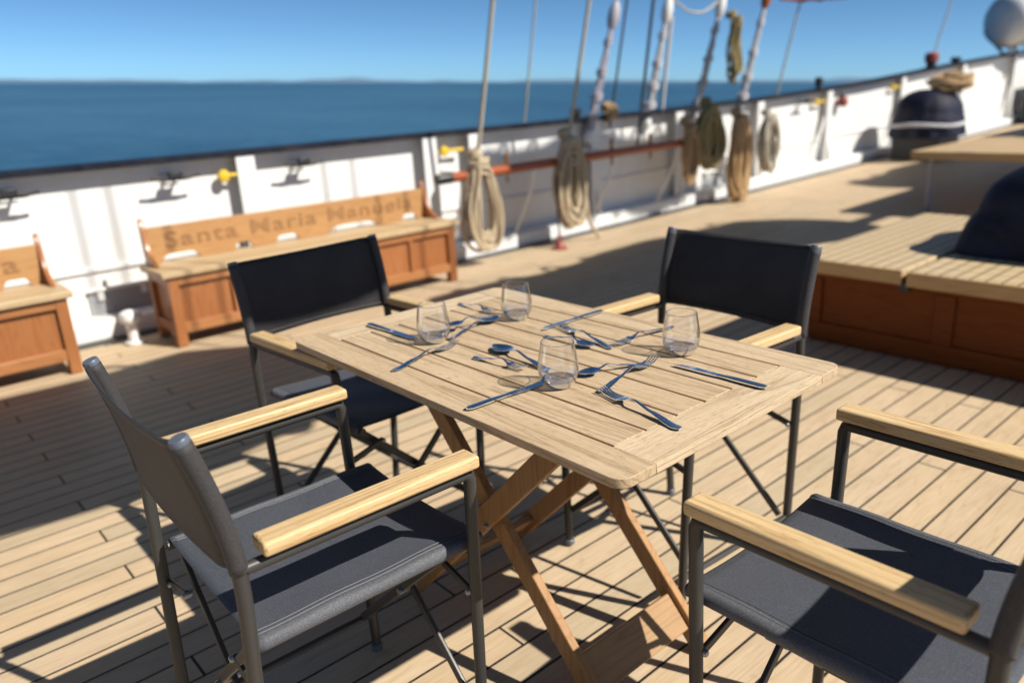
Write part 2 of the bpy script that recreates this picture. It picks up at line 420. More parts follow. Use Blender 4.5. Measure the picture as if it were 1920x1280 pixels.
def tag(o, label=None, cat=None, group=None, kind=None):
    if label: o['label'] = label
    if cat: o['category'] = cat
    if group: o['group'] = group
    if kind: o['kind'] = kind
    return o
def thing(name, label, cat, loc=(0, 0, 0), rz=0, group=None):
    o = bpy.data.objects.new(name, None); scene.collection.objects.link(o)
    o.location = loc; o.rotation_euler = (0, 0, rz); o.empty_display_size = .1
    return tag(o, label, cat, group)
def dup(root, loc, rz, label, group=None):
    r = root.copy(); scene.collection.objects.link(r); r.location = loc; r.rotation_euler = (0, 0, rz)
    r['label'] = label
    if group: r['group'] = group
    for ch in list(root.children):
        c = ch.copy(); scene.collection.objects.link(c); c.parent = r
        for g in list(ch.children):
            d = g.copy(); scene.collection.objects.link(d); d.parent = c
    return r
def arc(pts, n=6):
    """Catmull-Rom smoothing through points"""
    P = [Vector(p) for p in pts]; out = []
    for i in range(len(P) - 1):
        p0, p1, p2, p3 = P[max(i - 1, 0)], P[i], P[i + 1], P[min(i + 2, len(P) - 1)]
        for k in range(n):
            t = k / n
            out.append(.5 * ((2 * p1) + (p2 - p0) * t + (2 * p0 - 5 * p1 + 4 * p2 - p3) * t * t + (3 * p1 - p0 - 3 * p2 + p3) * t ** 3))
    out.append(P[-1]); return out

def sheer(y): return .02 * (math.sqrt((y - 4) ** 2 + 1) + (y - 4)) / 2 - .006
RAILZ = [(-9, 1.04), (3.7, 1.045), (5.5, 1.06), (7.6, 1.095), (9.95, 1.18), (13.0, 1.36), (16.5, 1.53), (26, 2.05)]
def railz(y):
    for (a, za), (b, zb) in zip(RAILZ, RAILZ[1:]):
        if y <= b: return za + (zb - za) * (y - a) / (b - a)
    return RAILZ[-1][1]

# ------------------------------------------------------------------ the setting: sea, shore, deck
sb = MB(); N_ = 96; Rr = 90000
rings_ = [0, 30, 80, 200, 600, 2000, 7000, Rr]
vs = [(0, 0, 0)] + [(r * math.cos(2 * PI * j / N_), r * math.sin(2 * PI * j / N_), 0) for r in rings_[1:] for j in range(N_)]
fs = [(0, 1 + j, 1 + (j + 1) % N_) for j in range(N_)]
for i in range(len(rings_) - 2):
    for j in range(N_):
        a = 1 + i * N_; b = a + N_
        fs.append((a + j, b + j, b + (j + 1) % N_, a + (j + 1) % N_))
sb.add(vs, fs)
sea = sb.build('sea', M['sea'], smooth=False); tag(sea, kind='structure')
SEA_Q = Vector((0, 0, 1)).rotation_difference(SEA_N)
SEA_C = Vector((-3, 0, 0)) - SEA_N * 4.0
sea.rotation_mode = 'QUATERNION'; sea.rotation_quaternion = SEA_Q; sea.location = SEA_C
# low far shore on the horizon
hb = MB(); NS = 160
def shore_fn(u, v):
    a = R(95 + 100 * u); d = 15000
    h = 34 + 40 * (math.sin(u * 37) * .5 + math.sin(u * 91 + 2) * .3 + math.sin(u * 211) * .2) * (.4 + .6 * math.sin(u * 9) ** 2)
    r = d + 900 * v
    z = (0, max(8, h), max(10, h * 1.25), 0)[round(v * 3)]
    return (r * math.cos(a), r * math.sin(a), z)
hb.grid(shore_fn, NS, 3)
sh = hb.build('shore', M['shore']); tag(sh, kind='structure')
sh.rotation_mode = 'QUATERNION'; sh.rotation_quaternion = SEA_Q; sh.location = SEA_C

DX0 = -3.86
db = MB()
db.grid(lambda u, v: (DX0 + .10 + u * 9.4, -7 + 36 * v, sheer(-7 + 36 * v)), 2, 144)
deck = db.build('deck', M['deck']); tag(deck, kind='structure')

# ------------------------------------------------------------------ bulwark
YS = [-7 + i * .5 for i in range(67)]
bul = thing('bulwark', 'long white ship bulwark with dark navy capping rail beside the sea', 'bulwark', (0, 0, 0))
def strip(pts_fn, name, mat, parent, bevel=0):
    """closed section swept along y: pts_fn(y) -> list of (x,z)"""
    b = MB(); secs = [pts_fn(y) for y in YS]; n = len(secs[0])
    for y, sct in zip(YS, secs): b.v += [Vector((x, y, z)) for x, z in sct]
    for i in range(len(YS) - 1):
        for j in range(n):
            b.f.append((i * n + j, i * n + (j + 1) % n, (i + 1) * n + (j + 1) % n, (i + 1) * n + j)); b.mi.append(0)
    b.f.append(tuple(range(n))); b.f.append(tuple(reversed(range((len(YS) - 1) * n, len(YS) * n)))); b.mi += [0, 0]
    return b.build(name, mat, parent, bevel=bevel)
strip(lambda y: [(-4.03, sheer(y) - .4), (-4.03, railz(y) - .036), (-4.10, railz(y) - .036), (-4.10, sheer(y) - 4.2), (-4.03, sheer(y) - 4.2)], 'plating', M['white'], bul)
strip(lambda y: [(-3.855, sheer(y) - .05), (-3.86, sheer(y) + .105), (-3.885, sheer(y) + .125), (-4.028, sheer(y) + .125), (-4.028, sheer(y) - .05)], 'waterway_kerb', M['white'], bul)
strip(lambda y: [(-3.765, sheer(y) - .05), (-3.765, sheer(y) + .006), (-3.852, sheer(y) + .012), (-3.852, sheer(y) - .05)], 'waterway_gutter', M['black'], bul)
strip(lambda y: [(-3.922, railz(y) - .034), (-3.922, railz(y) - .008), (-3.932, railz(y)), (-4.16, railz(y)), (-4.17, railz(y) - .008), (-4.17, railz(y) - .034)], 'cap_rail', M['navy_rail'], bul)
strip(lambda y: [(-4.012, sheer(y) + .40), (-4.012, sheer(y) + .425), (-4.028, sheer(y) + .43), (-4.028, sheer(y) + .395)], 'stringer', M['white'], bul)
ST = [-5.0, -3.5, -2.0, -.62, 1.0, 2.52, 2.98, 4.45, 5.75, 7.3, 8.93, 11.1, 13.35, 15.75, 18.2, 20.6]
for y in ST:
    z0, z1 = sheer(y) + .12, railz(y) - .037
    b = MB()
    b.box((-3.985, y, (z0 + z1) / 2), (.085, .016, z1 - z0))
    b.box((-3.936, y, (z0 + z1) / 2), (.014, .13, z1 - z0))
    b.prism([(-3.93, y - .012, z0 + .02), (-3.93, y - .012, z0 + .30), (-3.875, y - .012, z0 + .02)], (0, 0, 0), (0, .024, 0))
    if y > 8: b.bar((-3.95, y - .34, z0 + .01), (-3.965, y - .06, z0 + .58), .05, .02, (1, 0, 0))
    b.build('stanchion', M['white'], bul, bevel=.003)
# freeing port with a hinged flap
for y in (.10, 6.5, 12.2):
    b = MB(); b.box((-4.024, y, sheer(y) + .20), (.012, .40, .155)); p = b.build('freeing_port', M['grey'], bul, bevel=.004)
    b = MB(); b.tube([(-4.005, y - .2, sheer(y) + .287), (-4.005, y + .2, sheer(y) + .287)], .011)
    for k in (-.13, .13): b.box((-4.008, y + k, sheer(y) + .255), (.014, .035, .07))
    b.build('hinge', M['white'], p)
# black horizontal cleats
def cleat(y, label):
    z = railz(y) - .135
    t = thing('bulwark_cleat', label, 'cleat', (-4.03, y, z), 0, 'black cleats along the bulwark')
    b = MB(); b.tube(arc([(.13, -.15, .012), (.125, -.08, .002), (.12, 0, 0), (.125, .08, .002), (.13, .15, .012)], 4), [.009] * 4 + [.012] * 9 + [.009] * 4, 10)
    b.build('horn_bar', M['black'], t)
    b = MB()
    for k in (-.032, .032): b.tube([(0, k, 0), (.12, k, 0)], .010, 8)
    b.build('leg', M['black'], t)
    b = MB(); b.box((.12, 0, .022), (.04, .085, .045)); b.build('saddle', M['black'], t, bevel=.006)
    b = MB(); b.box((.006, 0, 0), (.012, .12, .07)); b.build('base_plate', M['white'], t, bevel=.003)
cleat(.52, 'black horn cleat on the white bulwark above the left end of the long bench')
cleat(1.41, 'black horn cleat on the white bulwark above the middle of the long bench')
cleat(-.40, 'black horn cleat on the bulwark at the left photo edge above the cut-off bench')
cleat(8.3, 'small far black cleat on bulwark before the first far yellow lever')
def lever(y, label):
    z = railz(y) - .155
    t = thing('yellow_lever', label, 'lever', (-4.03, y, z), 0, 'yellow levers on the bulwark')
    b = MB(); b.lathe([(.012, 0), (.036, .004), (.042, .018), (.036, .034), (.012, .04)], (.05, -.06, 0), 20, (1, 0, 0)); b.tube([(0, -.06, 0), (.055, -.06, 0)], .014)
    b.build('boss', M['yellow'], t)
    b = MB(); b.tube([(.075, -.06, 0), (.08, .0, .002), (.08, .12, .0)], [.012, .013, .016], 10); b.build('handle', M['yellow'], t)
lever(.91, 'yellow lever with round boss left of the stanchion behind the long bench')
lever(2.74, 'yellow lever on the bulwark just before the pin rail end')
lever(8.70, 'nearest of the far yellow levers, by the dark bitt on the rail')
lever(10.87, 'far yellow lever left of the navy covered drum')
lever(13.08, 'far yellow lever above the rope pile on the navy drum')

# white mushroom vent by the bench
t = thing('mushroom_vent', 'small white mushroom vent on deck between the two benches', 'vent', (-3.63, .02, 0))
b = MB(); b.lathe([(.055, 0), (.055, .012), (.034, .016), (.034, .13)], seg=24); b.build('neck', M['white'], t)
b = MB(); b.lathe([(.0, .205), (.03, .203), (.055, .190), (.064, .165), (.064, .145), (.055, .132), (.03, .128)], seg=24); b.build('cowl', M['white'], t)

# ------------------------------------------------------------------ pin rail, pins, rope
PXR = -3.60
t = thing('pin_rail', 'long reddish varnished pin rail in front of the bulwark', 'pin rail', (0, 0, 0))
def prz(y): return .715 + .010 * (y - 2.35)
b = MB(); b.tube([(PXR, 2.46 + i * .149, prz(2.46 + i * .149)) for i in range(21)], .038, 14); b.build('rail', M['rail_red'], t)
b = MB(); b.tube([(PXR, 2.32, prz(2.32)), (PXR, 2.34, prz(2.34)), (PXR, 2.46, prz(2.46))], [.034, .041, .041], 14); b.build('end_cap', M['black'], t)
for y in (2.62, 3.35, 4.35, 5.30):
    b = MB(); b.tube([(PXR, y, prz(y) - .02), (-3.70, y, .45), (-3.90, y, .13)], .014, 8)
    b.tube([(PXR, y, prz(y)), (-4.02, y, prz(y) + .02)], .012, 8); b.build('bracket', M['white'], t)
def pin(y, label):
    t = thing('belaying_pin', label, 'belaying pin', (PXR, y, prz(y)), 0, 'belaying pins in the rail')
    b = MB(); b.lathe([(.0, .135), (.014, .13), (.019, .11), (.016, .085), (.013, .06), (.019, .05), (.019, .038)], seg=14); b.build('handle', M['carved'], t)
    b = MB(); b.lathe([(.011, .038), (.011, -.07), (.008, -.105), (0, -.11)], seg=12); b.build('shank', M['carved'], t)
def coil(y, ztop, zbot, halfw, n, mat, label, rad=.012, seed=1, x=PXR, taper=.55, wraps=4, tail=None, xo=.05, fill=False):
    rs = random.Random(seed)
    t = thing('rope_coil', label, 'rope coil', (x, y, ztop), 0, 'rope coils hung on the pins')
    b = MB(); H = ztop - zbot
    for k in range(n):
        hw = halfw * (rs.uniform(.25, .7) if fill and k % 2 else rs.uniform(.62, 1.08)); hh = H * rs.uniform(.80, 1.0) / 2; yo = rs.uniform(-.25, .25) * halfw
        xx = xo + rs.uniform(-.035, .05); ph = rs.uniform(-.25, .25); pts = []
        for i in range(30):
            a = 2 * PI * i / 30
            f = 1 - taper * (.5 + .5 * math.cos(a))
            pts.append((xx + .02 * math.sin(2 * a + k), yo * (1 - math.cos(a)) / 2 + hw * f * math.sin(a) + .012 * math.sin(3 * a + k * 1.7),
                        -hh + hh * math.cos(a) + .01 * math.sin(2 * a + ph * 9)))
        b.tube(pts, rad, 7, closed=True)
    b.build('loops', mat, t)
    b = MB()
    for k in range(wraps):
        z = -.02 - k * rad * 2.1
        pts = [(xo + .055 * math.cos(a_) + .012, halfw * .36 * math.sin(a_), z + .02 * math.sin(a_ * 1.0 + k)) for a_ in [2 * PI * i / 16 for i in range(16)]]
        b.tube(pts, rad, 7, closed=True)
    # turns made fast over the pin
    for k in range(3):
        b.tube([(.045 * math.cos(2 * PI * i / 14), .045 * math.sin(2 * PI * i / 14), .02 + k * .018 + .012 * math.sin(2 * PI * i / 14)) for i in range(14)], rad, 7, closed=True)
    b.build('turns', mat, t)
    if tail:
        b = MB(); b.tube(arc([(xo, halfw * .4, -H * .35), (xo + .02, halfw * .9, -H * .7), (xo + .03, tail[0], -H * .95), (xo + .06, tail[1], tail[2] - ztop)], 6), rad, 7); b.build('tail', mat, t)
    return t
PINS = [(2.68, 'belaying pin through the first rope coil at rail end'), (3.03, 'bare belaying pin between the two beige coils'), (3.70, 'belaying pin under the fat tied beige coil'),
        (4.30, 'belaying pin at the dark shaded stretch of rail'), (4.85, 'belaying pin before the small tan coil'), (5.40, 'last belaying pin at the far rail end')]
for y, l in PINS: pin(y, l)
coil(2.70, .84, .11, .19, 13, M['rope'], 'loose beige rope coil hanging at the black end of the pin rail', .0155, 3)
coil(3.70, .92, .15, .19, 24, M['rope'], 'fat tied beige rope coil hanging mid pin rail', .017, 5, fill=True, tail=(.2, .3, .02), wraps=6)
coil(5.40, .92, .34, .12, 12, M['rope_tan'], 'small tan rope coil at far pin rail end', .015, 8, fill=True)
coil(5.72, 1.08, .45, .25, 24, M['rope_olive'], 'dark olive rope coil beyond the pin rail', .018, 11, taper=.35, fill=True)
coil(6.28, .95, .03, .19, 22, M['rope_tan'], 'long tan rope coil reaching down to the deck', .017, 14, fill=True, tail=(.1, .05, .03))
coil(6.86, .92, .28, .19, 13, M['rope_grey'], 'pale grey rope coil on white bulwark past the tan coil', .012, 17)
tg = coil(6.31, 1.92, 1.27, .085, 9, M['rope_olive'], 'olive rope hank hanging high between the white shrouds', .014, 21, fill=True, x=-3.72, taper=.35)
# a short wooden block and red eye-plate under the fat coil
t = thing('eye_plate', 'small red eye plate on deck below the fat beige coil', 'deck fitting', (-3.50, 3.50, 0))
b = MB(); b.lathe([(.07, 0), (.07, .012), (.045, .02), (.03, .055), (.022, .06)], seg=20); b.build('base', M['red'], t)
b = MB(); b.tube([(0, .028 * math.cos(a), .085 + .028 * math.sin(a)) for a in [2 * PI * i / 16 for i in range(16)]], .009, 8, closed=True); b.build('ring', M['red'], t)
b = MB(); b.tube([(0, 0, .1), (-.03, .02, .3), (-.05, .05, .62)], .009, 8); b.build('lashing', M['wire'], t)
t = thing('wooden_block', 'brown wooden block hung left of the fat beige coil', 'block', (-3.53, 3.56, .36))
b = MB(); b.lathe([(0, -.07), (.022, -.062), (.036, -.03), (.038, .01), (.03, .05), (.012, .072), (0, .075)], seg=16); b.build('shell', M['rail_red'], t)
b = MB(); b.tube([(0, 0, .07), (-.03, -.01, .34)], .008, 8); b.build('strop', M['rope'], t)

# ------------------------------------------------------------------ standing and running rigging
def line(name, b_, t_, r, mat, label, cat='rope', k=6.0, group='rigging lines along the bulwark'):
    b0, t0 = Vector(b_), Vector(t_)
    o = MB().tube([b0 + (t0 - b0) * (k * i / 12) for i in range(13)], r, 8).build(name, mat)
    return tag(o, label, cat, group)
line('rigging_rope', (-3.6, 2.71, .74), (-3.35, 2.77, 1.96), .017, M['rope_grey'], 'pale rope rising from the loose beige coil, leftmost in the sky')
line('rigging_rope', (-4.1, 3.69, 1.03), (-3.9, 3.71, 2.04), .009, M['rope_grey'], 'thin faint line to the sky between the two beige coils')
line('rigging_rope', (-3.6, 3.72, .80), (-3.35, 3.78, 1.98), .016, M['rope_grey'], 'pale rope rising from the fat tied beige coil')
line('rigging_wire', (-3.9, 5.02, .75), (-3.7, 5.02, 2.06), .015, M['wire'], 'dark wire stay left of the first white tackle', 'wire')
line('rigging_rope', (-4.0, 7.72, 1.07), (-3.8, 7.82, 2.15), .012, M['rope_grey'], 'thin grey line right of the last white tackle')
line('rigging_rope', (-4.05, 12.23, 1.34), (-3.9, 12.41, 2.29), .012, M['rope_grey'], 'far thin line rising from the red lantern on the rail')
def shroud(b_, t_, mat, bmat, label, two=True, topmat=None, zb=None):
    b0, t0 = Vector(b_), Vector(t_); d = (t0 - b0).normalized(); L = (t0 - b0).length
    t = thing('shroud_tackle', label, 'shroud', b0, 0, 'shroud tackles on the bulwark')
    def P(s_, oy=0): return d * s_ + Vector((0, oy, 0))
    b = MB(); b.tube([P(-.32), P(-.12)], .016, 8); b.lathe([(0, -.10), (.04, -.09), (.055, -.045), (.05, 0), (.03, .03), (0, .035)], (0, 0, 0), 16, d)
    b.build('chainplate', M['white'], t)
    b = MB()
    for k, (ox, oy) in enumerate(((.03, -.045), (-.03, -.015), (.03, .015), (-.03, .045))):
        n = 14; b.tube([P(.02 + (L - .10) * i / n) + Vector((ox * (1 - .6 * i / n), oy * (1 - .7 * i / n), 0)) + Vector((.004 * math.sin(i * 2.3 + k * 2), .004 * math.cos(i * 1.7 + k), 0)) for i in range(n + 1)], .0125, 7)
    for u in (.12, .30, .52, .78):
        rr = .062 * (1 - .62 * u)
        for j in range(3): b.tube([P(L * u + .02 * j) + Vector((rr * math.cos(a_), rr * math.sin(a_), .008 * math.sin(a_ * 2 + j))) for a_ in [2 * PI * q_ / 12 for q_ in range(12)]], .011, 6, closed=True)
    b.build('lanyard', mat, t)
    b = MB(); b.lathe([(0, -.12), (.03, -.11), (.05, -.06), (.055, .01), (.045, .08), (.025, .12), (0, .13)], P(L + .02), 18, d); b.build('block', bmat, t)
    b = MB(); b.tube([P(L + .12), P(L * 6)], .016, 8); b.build('wire', topmat or M['rope_white'], t)
shroud((-3.95, 4.38, .91), (-3.8, 4.57, 1.90), M['lilac'], M['lilac'], 'grey lilac tackle with shaded block, leftmost of the blocks in the sky')
shroud((-4.0, 5.29, .97), (-3.85, 5.41, 1.96), M['rope_white'], M['white'], 'white tackle with twin lanyards right of the dark wire')
shroud((-4.0, 6.10, .95), (-3.85, 6.30, 2.03), M['rope_white'], M['white'], 'white tackle left of the high olive hank')
shroud((-4.0, 6.94, .96), (-3.8, 7.09, 2.13), M['rope_white'], M['rail_red'], 'white tackle with red brown block right of the olive hank', True, M['wire'])
line('rigging_wire', (-3.95, 4.67, .94), (-3.8, 4.70, 1.79), .011, M['wire'], 'thin dark wire beside the grey lilac tackle', 'wire')
line('rigging_rope', (-4.0, 5.52, .98), (-3.85, 5.48, 1.89), .020, M['rope_white'], 'short thick white line right of the first white tackle', 'rope', 1.05)
o = MB().tube(arc([(-3.85, 5.5, 2.09), (-3.84, 5.75, 1.99), (-3.84, 6.0, 1.99), (-3.85, 6.25, 2.09)], 6), .011, 8).build('rope_loop', M['rope_grey'])
tag(o, 'slack grey rope hung in a curve between two white blocks', 'rope')
t = thing('red_boom', 'dark red spar end at the top of the picture right of the hank', 'spar', (0, 0, 0))
b = MB(); b.tube([(-3.72, 7.25, 2.135), (-3.72, 7.6, 2.16), (-3.72, 8.6, 2.215), (-3.72, 12.0, 2.50)], [.02, .05, .05, .05], 12); b.build('spar', M['rail_red'], t)
b = MB()
for y, z in ((7.7, 2.165), (8.1, 2.187)): b.lathe([(.056, -.03), (.06, -.02), (.06, .02), (.056, .03)], (-3.72, y, z), 16, (0, 1, .055))
b.build('band', M['black'], t)
# fittings standing on the cap rail
def railfit(y, h, r, mat, name, label, cat, x=-4.0):
    t = thing(name, label, cat, (x, y, railz(y)))
    b = MB(); b.lathe([(r * 1.3, 0), (r * 1.3, .012), (r * .7, .018), (r * .7, h * .35)], seg=16); b.build('base', M['black'], t)
    b = MB(); b.lathe([(r * .7, h * .35), (r, h * .42), (r, h * .85), (r * .7, h * .97), (0, h)], seg=16); b.build('head', mat, t)
railfit(8.73, .15, .05, M['black'], 'rail_bitt', 'dark bitt standing on cap rail right of the thin grey line', 'bitt')
railfit(13.1, .10, .08, M['black'], 'rail_bitt', 'low dark bitt on the rail right of the red lantern', 'bitt')
railfit(4.26, .09, .055, M['black'], 'rail_bitt', 'small dark bitt on the rail above the fat beige coil', 'bitt')
railfit(12.15, .24, .10, M['red'], 'red_lantern', 'small red lantern on the rail above the navy drum', 'lantern')
t = thing('red_buckle', 'small red fitting on the inner bulwark beside a far stanchion', 'fitting', (-3.95, 9.3, railz(9.3) - .2))
b = MB(); b.lathe([(0, -.07), (.05, -.06), (.07, 0), (.05, .06), (0, .07)], seg=16); b.build('body', M['red'], t)
b = MB(); b.tube([(0, .05, .02), (-.07, .09, .1)], .012, 8); b.build('strop', M['black'], t)
t = thing('rope_knot', 'small tan rope knot lashed on the rail beside the lilac tackle', 'rope', (-3.9, 4.62, 1.06))
b = MB()
for k in range(6): b.tube([(.05 * math.cos(a + k), .06 * math.sin(a) , .06 * math.sin(a + k * .9) + .01 * k) for a in [2 * PI * i / 14 for i in range(14)]], .012, 7, closed=True)
b.build('knot', M['rope_tan'], t)

# ------------------------------------------------------------------ benches
def text_mesh(body, size, extrude, name, mat, parent):
    cu = bpy.data.curves.new(name, 'FONT'); cu.body = body; cu.size = size; cu.extrude = extrude; cu.offset = size * .006; cu.space_character = 1.12
    o = bpy.data.objects.new(name, cu); scene.collection.objects.link(o)
    dg = bpy.context.evaluated_depsgraph_get(); me = bpy.data.meshes.new_from_object(o.evaluated_get(dg))
    bpy.data.objects.remove(o); bpy.data.curves.remove(cu)
    me.name = name; me.materials.clear(); me.materials.append(mat)
    xs = [v.co.x for v in me.vertices]; x0, x1 = min(xs), max(xs)
    o = bpy.data.objects.new(name, me); scene.collection.objects.link(o); o.parent = parent
    return o, x0, x1
BL = 2.06
def make_bench(label):
    """origin: front left foot on the deck; length runs +y, depth runs -x"""
    t = thing('storage_bench', label, 'bench', (-3.30, .17, 0), 0, 'wooden storage benches along the bulwark')
    D = .37
    for y, x in ((.03, -.03), (BL - .03, -.03), (.03, -D + .03), (BL - .03, -D + .03)):
        b = MB(); b.box((x, y, .205), (.06, .06, .41)); b.build('leg', M['bench'], t, bevel=.004)
    def piece(name, mat, c, d, bev=.003): MB().box(c, d).build(name, mat, t, bevel=bev)
    for z, h in ((.385, .05), (.105, .06)):
        for x in (-.02, -D + .02): piece('rail', M['bench_y'], (x, BL / 2, z), (.034, BL - .12, h))
        for y in (.02, BL - .02): piece('rail', M['bench_y'], (-D / 2, y, z), (D - .12, .034, h))
    n = 6; st = (BL - .12) / n
    for i in range(1, n): piece('stile', M['bench'], (-.021, .06 + st * i, .2475), (.030, .05 if i % 2 == 0 else .03, .225))
    for i in range(n): piece('panel', M['bench'], (-.032, .06 + st * (i + .5), .2475), (.012, st - .001, .235), 0)
    piece('panel', M['bench'], (-D + .032, BL / 2, .2475), (.012, BL - .12, .235), 0)
    for y in (.032, BL - .032): piece('panel', M['bench'], (-D / 2, y, .2475), (D - .12, .012, .235), 0)
    piece('lid_board', M['bench_lid'], (-.075, BL / 2, .430), (.19, BL + .06, .036), .006); piece('lid_board', M['bench_lid'], (-.275, BL / 2, .430), (.205, BL + .06, .036), .006)
    # back board: straight top, scalloped foot
    z0, z1, zc = .449, .665, .493; ol = [(0, z1), (0, z0)]
    cuts = [(.06, .30), (.52, .64), (.80, .97), (1.18, 1.60), (1.80, 1.94)]
    for a_, c_ in cuts:
        for k in range(9):
            u = k / 8; ol.append((a_ + (c_ - a_) * u, z0 + (zc - z0) * min(1, 2.2 * math.sin(PI * u)) if 0 < k < 8 else z0))
    ol += [(BL - .06, z0), (BL - .06, z1)]
    b = MB(); b.prism([(-.33, y + .03, z) for y, z in ol], (0, 0, 0), (-.024, 0, 0)); bk = b.build('backrest', M['bench_back'], t, bevel=.003)
    for y in (.004, BL - .029):
        b = MB(); poly = arc([(-.36, y, .45), (-.365, y, .70), (-.345, y, .705), (-.325, y, .66), (-.30, y, .56), (-.25, y, .50), (-.17, y, .45)], 3)
        b.prism(poly, (0, 0, 0), (0, .024, 0)); b.build('end_bracket', M['bench'], t, bevel=.003)
    def width(w_):
        o_, a_, b_ = text_mesh(w_, .132, .003, 'lettering', M['carved'], None); bpy.data.objects.remove(o_); return a_, b_
    f0, f1 = width('Santa Maria Manuela'); k = (BL - .26) / (f1 - f0); pre = ''
    for word in ('Santa', 'Maria', 'Manuela'):
        tx, x0, x1 = text_mesh(word, .132, .003, 'lettering', M['carved'], bk)
        off = width(pre + word)[1] - x1; pre += word + ' '
        # letters run with +y and face inboard (+x)
        tx.matrix_local = Matrix.Translation((-.3285, .13 + (off - f0) * k, .537)) @ Matrix(((0, 0, 1, 0), (1, 0, 0, 0), (0, 1, 0, 0), (0, 0, 0, 1))) @ Matrix.Diagonal((k, 1, 1, 1))
    return t
bench = make_bench('long wooden storage bench with a carved name along its backrest, whole in view')
dup(bench, (-3.30, -.345 - BL, 0), 0, 'wooden bench cut off by the left photo edge')

# ------------------------------------------------------------------ skylight / hatch in the middle
t = thing('hatch_box', 'dark mahogany hatch box with pale planked lids right of the table', 'hatch', (0, 0, 0))
SX0, SX1, SY0, SY1 = -.66, 1.9, 2.55, 3.95
b = MB(); b.box(((SX0 + SX1) / 2, SY0 + .02, .1975), (SX1 - SX0, .04, .395)); b.box(((SX0 + SX1) / 2, SY1 - .02, .1975), (SX1 - SX0, .04, .395))
b.box((SX0 + .02, (SY0 + SY1) / 2, .1975), (.04, SY1 - SY0 - .08, .395)); b.box((SX1 - .02, (SY0 + SY1) / 2, .1975), (.04, SY1 - SY0 - .08, .395)); b.build('wall', M['mahogany'], t, bevel=.003)
b = MB(); b.box(((SX0 + SX1) / 2, SY0 - .008, .05), (SX1 - SX0 + .02, .014, .10)); b.box(((SX0 + SX1) / 2, SY0 - .008, .365), (SX1 - SX0 + .02, .014, .06))
xs = [SX0 + .005, -.02, .62, 1.26, SX1 - .03]
for x in xs: b.box((x, SY0 - .008, .2175), (.09, .014, .235))
b.box((SX0 - .008, (SY0 + SY1) / 2, .05), (.014, SY1 - SY0, .10)); b.box((SX0 - .008, (SY0 + SY1) / 2, .365), (.014, SY1 - SY0, .06))
b.build('frame', M['mahogany'], t, bevel=.004)
def lid(x0, x1, z, name='lid'):
    b = MB(); b.box(((x0 + x1) / 2, (2.46 + 4.05) / 2, z), (x1 - x0, 1.59, .042)); l = b.build(name, M['lid'], t, bevel=.005)
    b = MB(); b.box(((x0 + x1) / 2, 2.452, z - .013), (x1 - x0 - .002, .016, .066)); b.build('edge', M['lid_edge'], l, bevel=.003)
lid(-.735, -.185, .425); lid(-.165, .75, .420); lid(.77, 2.0, .420)
b = MB(); b.box((-.175, 2.475, .37), (.05, .05, .04)); b.build('hinge', M['black'], t, bevel=.003)

def dome(name, label, cat, loc, hx, hy, h, seed, mat=None, pw=3.2, sh=.74, fo=1.0):
    """canvas cover draped over something boxy: superellipse plan, rounded top, creases"""
    rs = random.Random(seed); ph = [rs.uniform(0, 6) for _ in range(6)]
    t = thing(name, label, cat, loc)
    def fn(u, v):
        a = 2 * PI * u
        ca, sa = math.cos(a), math.sin(a)
        rr = (abs(ca) ** pw + abs(sa) ** pw) ** (-1 / pw)
        q_ = .22 * sh
        if v < .6: k = v / .6; s_ = 1.0 - q_ * k ** 2.2; z = h * sh * k
        else: k = (v - .6) / .4; s_ = (1 - q_) * math.cos(k * PI / 2) ** .75; z = h * (sh + (1 - sh) * math.sin(k * PI / 2))
        fold = 1 + fo * .03 * math.sin(a * 7 + ph[0] + 2.2 * v) * (1 - v) + fo * .018 * math.sin(a * 15 + ph[1] - 3 * v) * (1 - v)
        return (hx * rr * ca * s_ * fold, hy * rr * sa * s_ * fold, z + .02 * math.sin(a * 3 + ph[2]) * v * (1 - v) * 4 * h)
    b = MB(); b.grid(fn, 72, 24); b.build('cover', mat or M['canvas_navy'], t, ang=60)
    return t
dome('covered_winch', 'big navy canvas cover bulging on the hatch lid at the right edge', 'covered winch', (.55, 3.36, .443), .74, .46, .50, 2, pw=5.5, sh=.42, fo=.8)
t = dome('covered_drum', 'navy covered drum with a pale lashing near the far bulwark', 'covered drum', (-3.32, 10.5, sheer(10.6) + .30), .46, .50, .62, 5, pw=2.3, sh=.5)
b = MB(); b.tube([(.465 * math.cos(a), .51 * math.sin(a), .16 + .015 * math.sin(a * 3)) for a in [2 * PI * i / 40 for i in range(40)]], .028, 8, closed=True); b.build('lashing', M['rope_white'], t)
b = MB(); b.box((0, 0, -.15), (.62, .70, .30)); b.build('plinth', M['black'], t, bevel=.01)
t = thing('rope_pile', 'heap of tan rope lying on the navy covered drum', 'rope', (-3.18, 10.70, sheer(10.6) + .84))
b = MB(); rs = random.Random(31)
for k in range(16):
    rr = rs.uniform(.10, .25); cx, cy, cz = rs.uniform(-.10, .10), rs.uniform(-.1, .1), .03 + .014 * k; tilt = rs.uniform(-.35, .35)
    b.tube([(cx + rr * math.cos(a), cy + rr * 1.1 * math.sin(a), cz + tilt * rr * math.cos(a + k) * .6 + .015 * math.sin(3 * a + k) - .3 * max(0, rr - .18)) for a in [2 * PI * i / 26 for i in range(26)]], .022, 7, closed=True)
b.build('loops', M['rope_tan'], t)

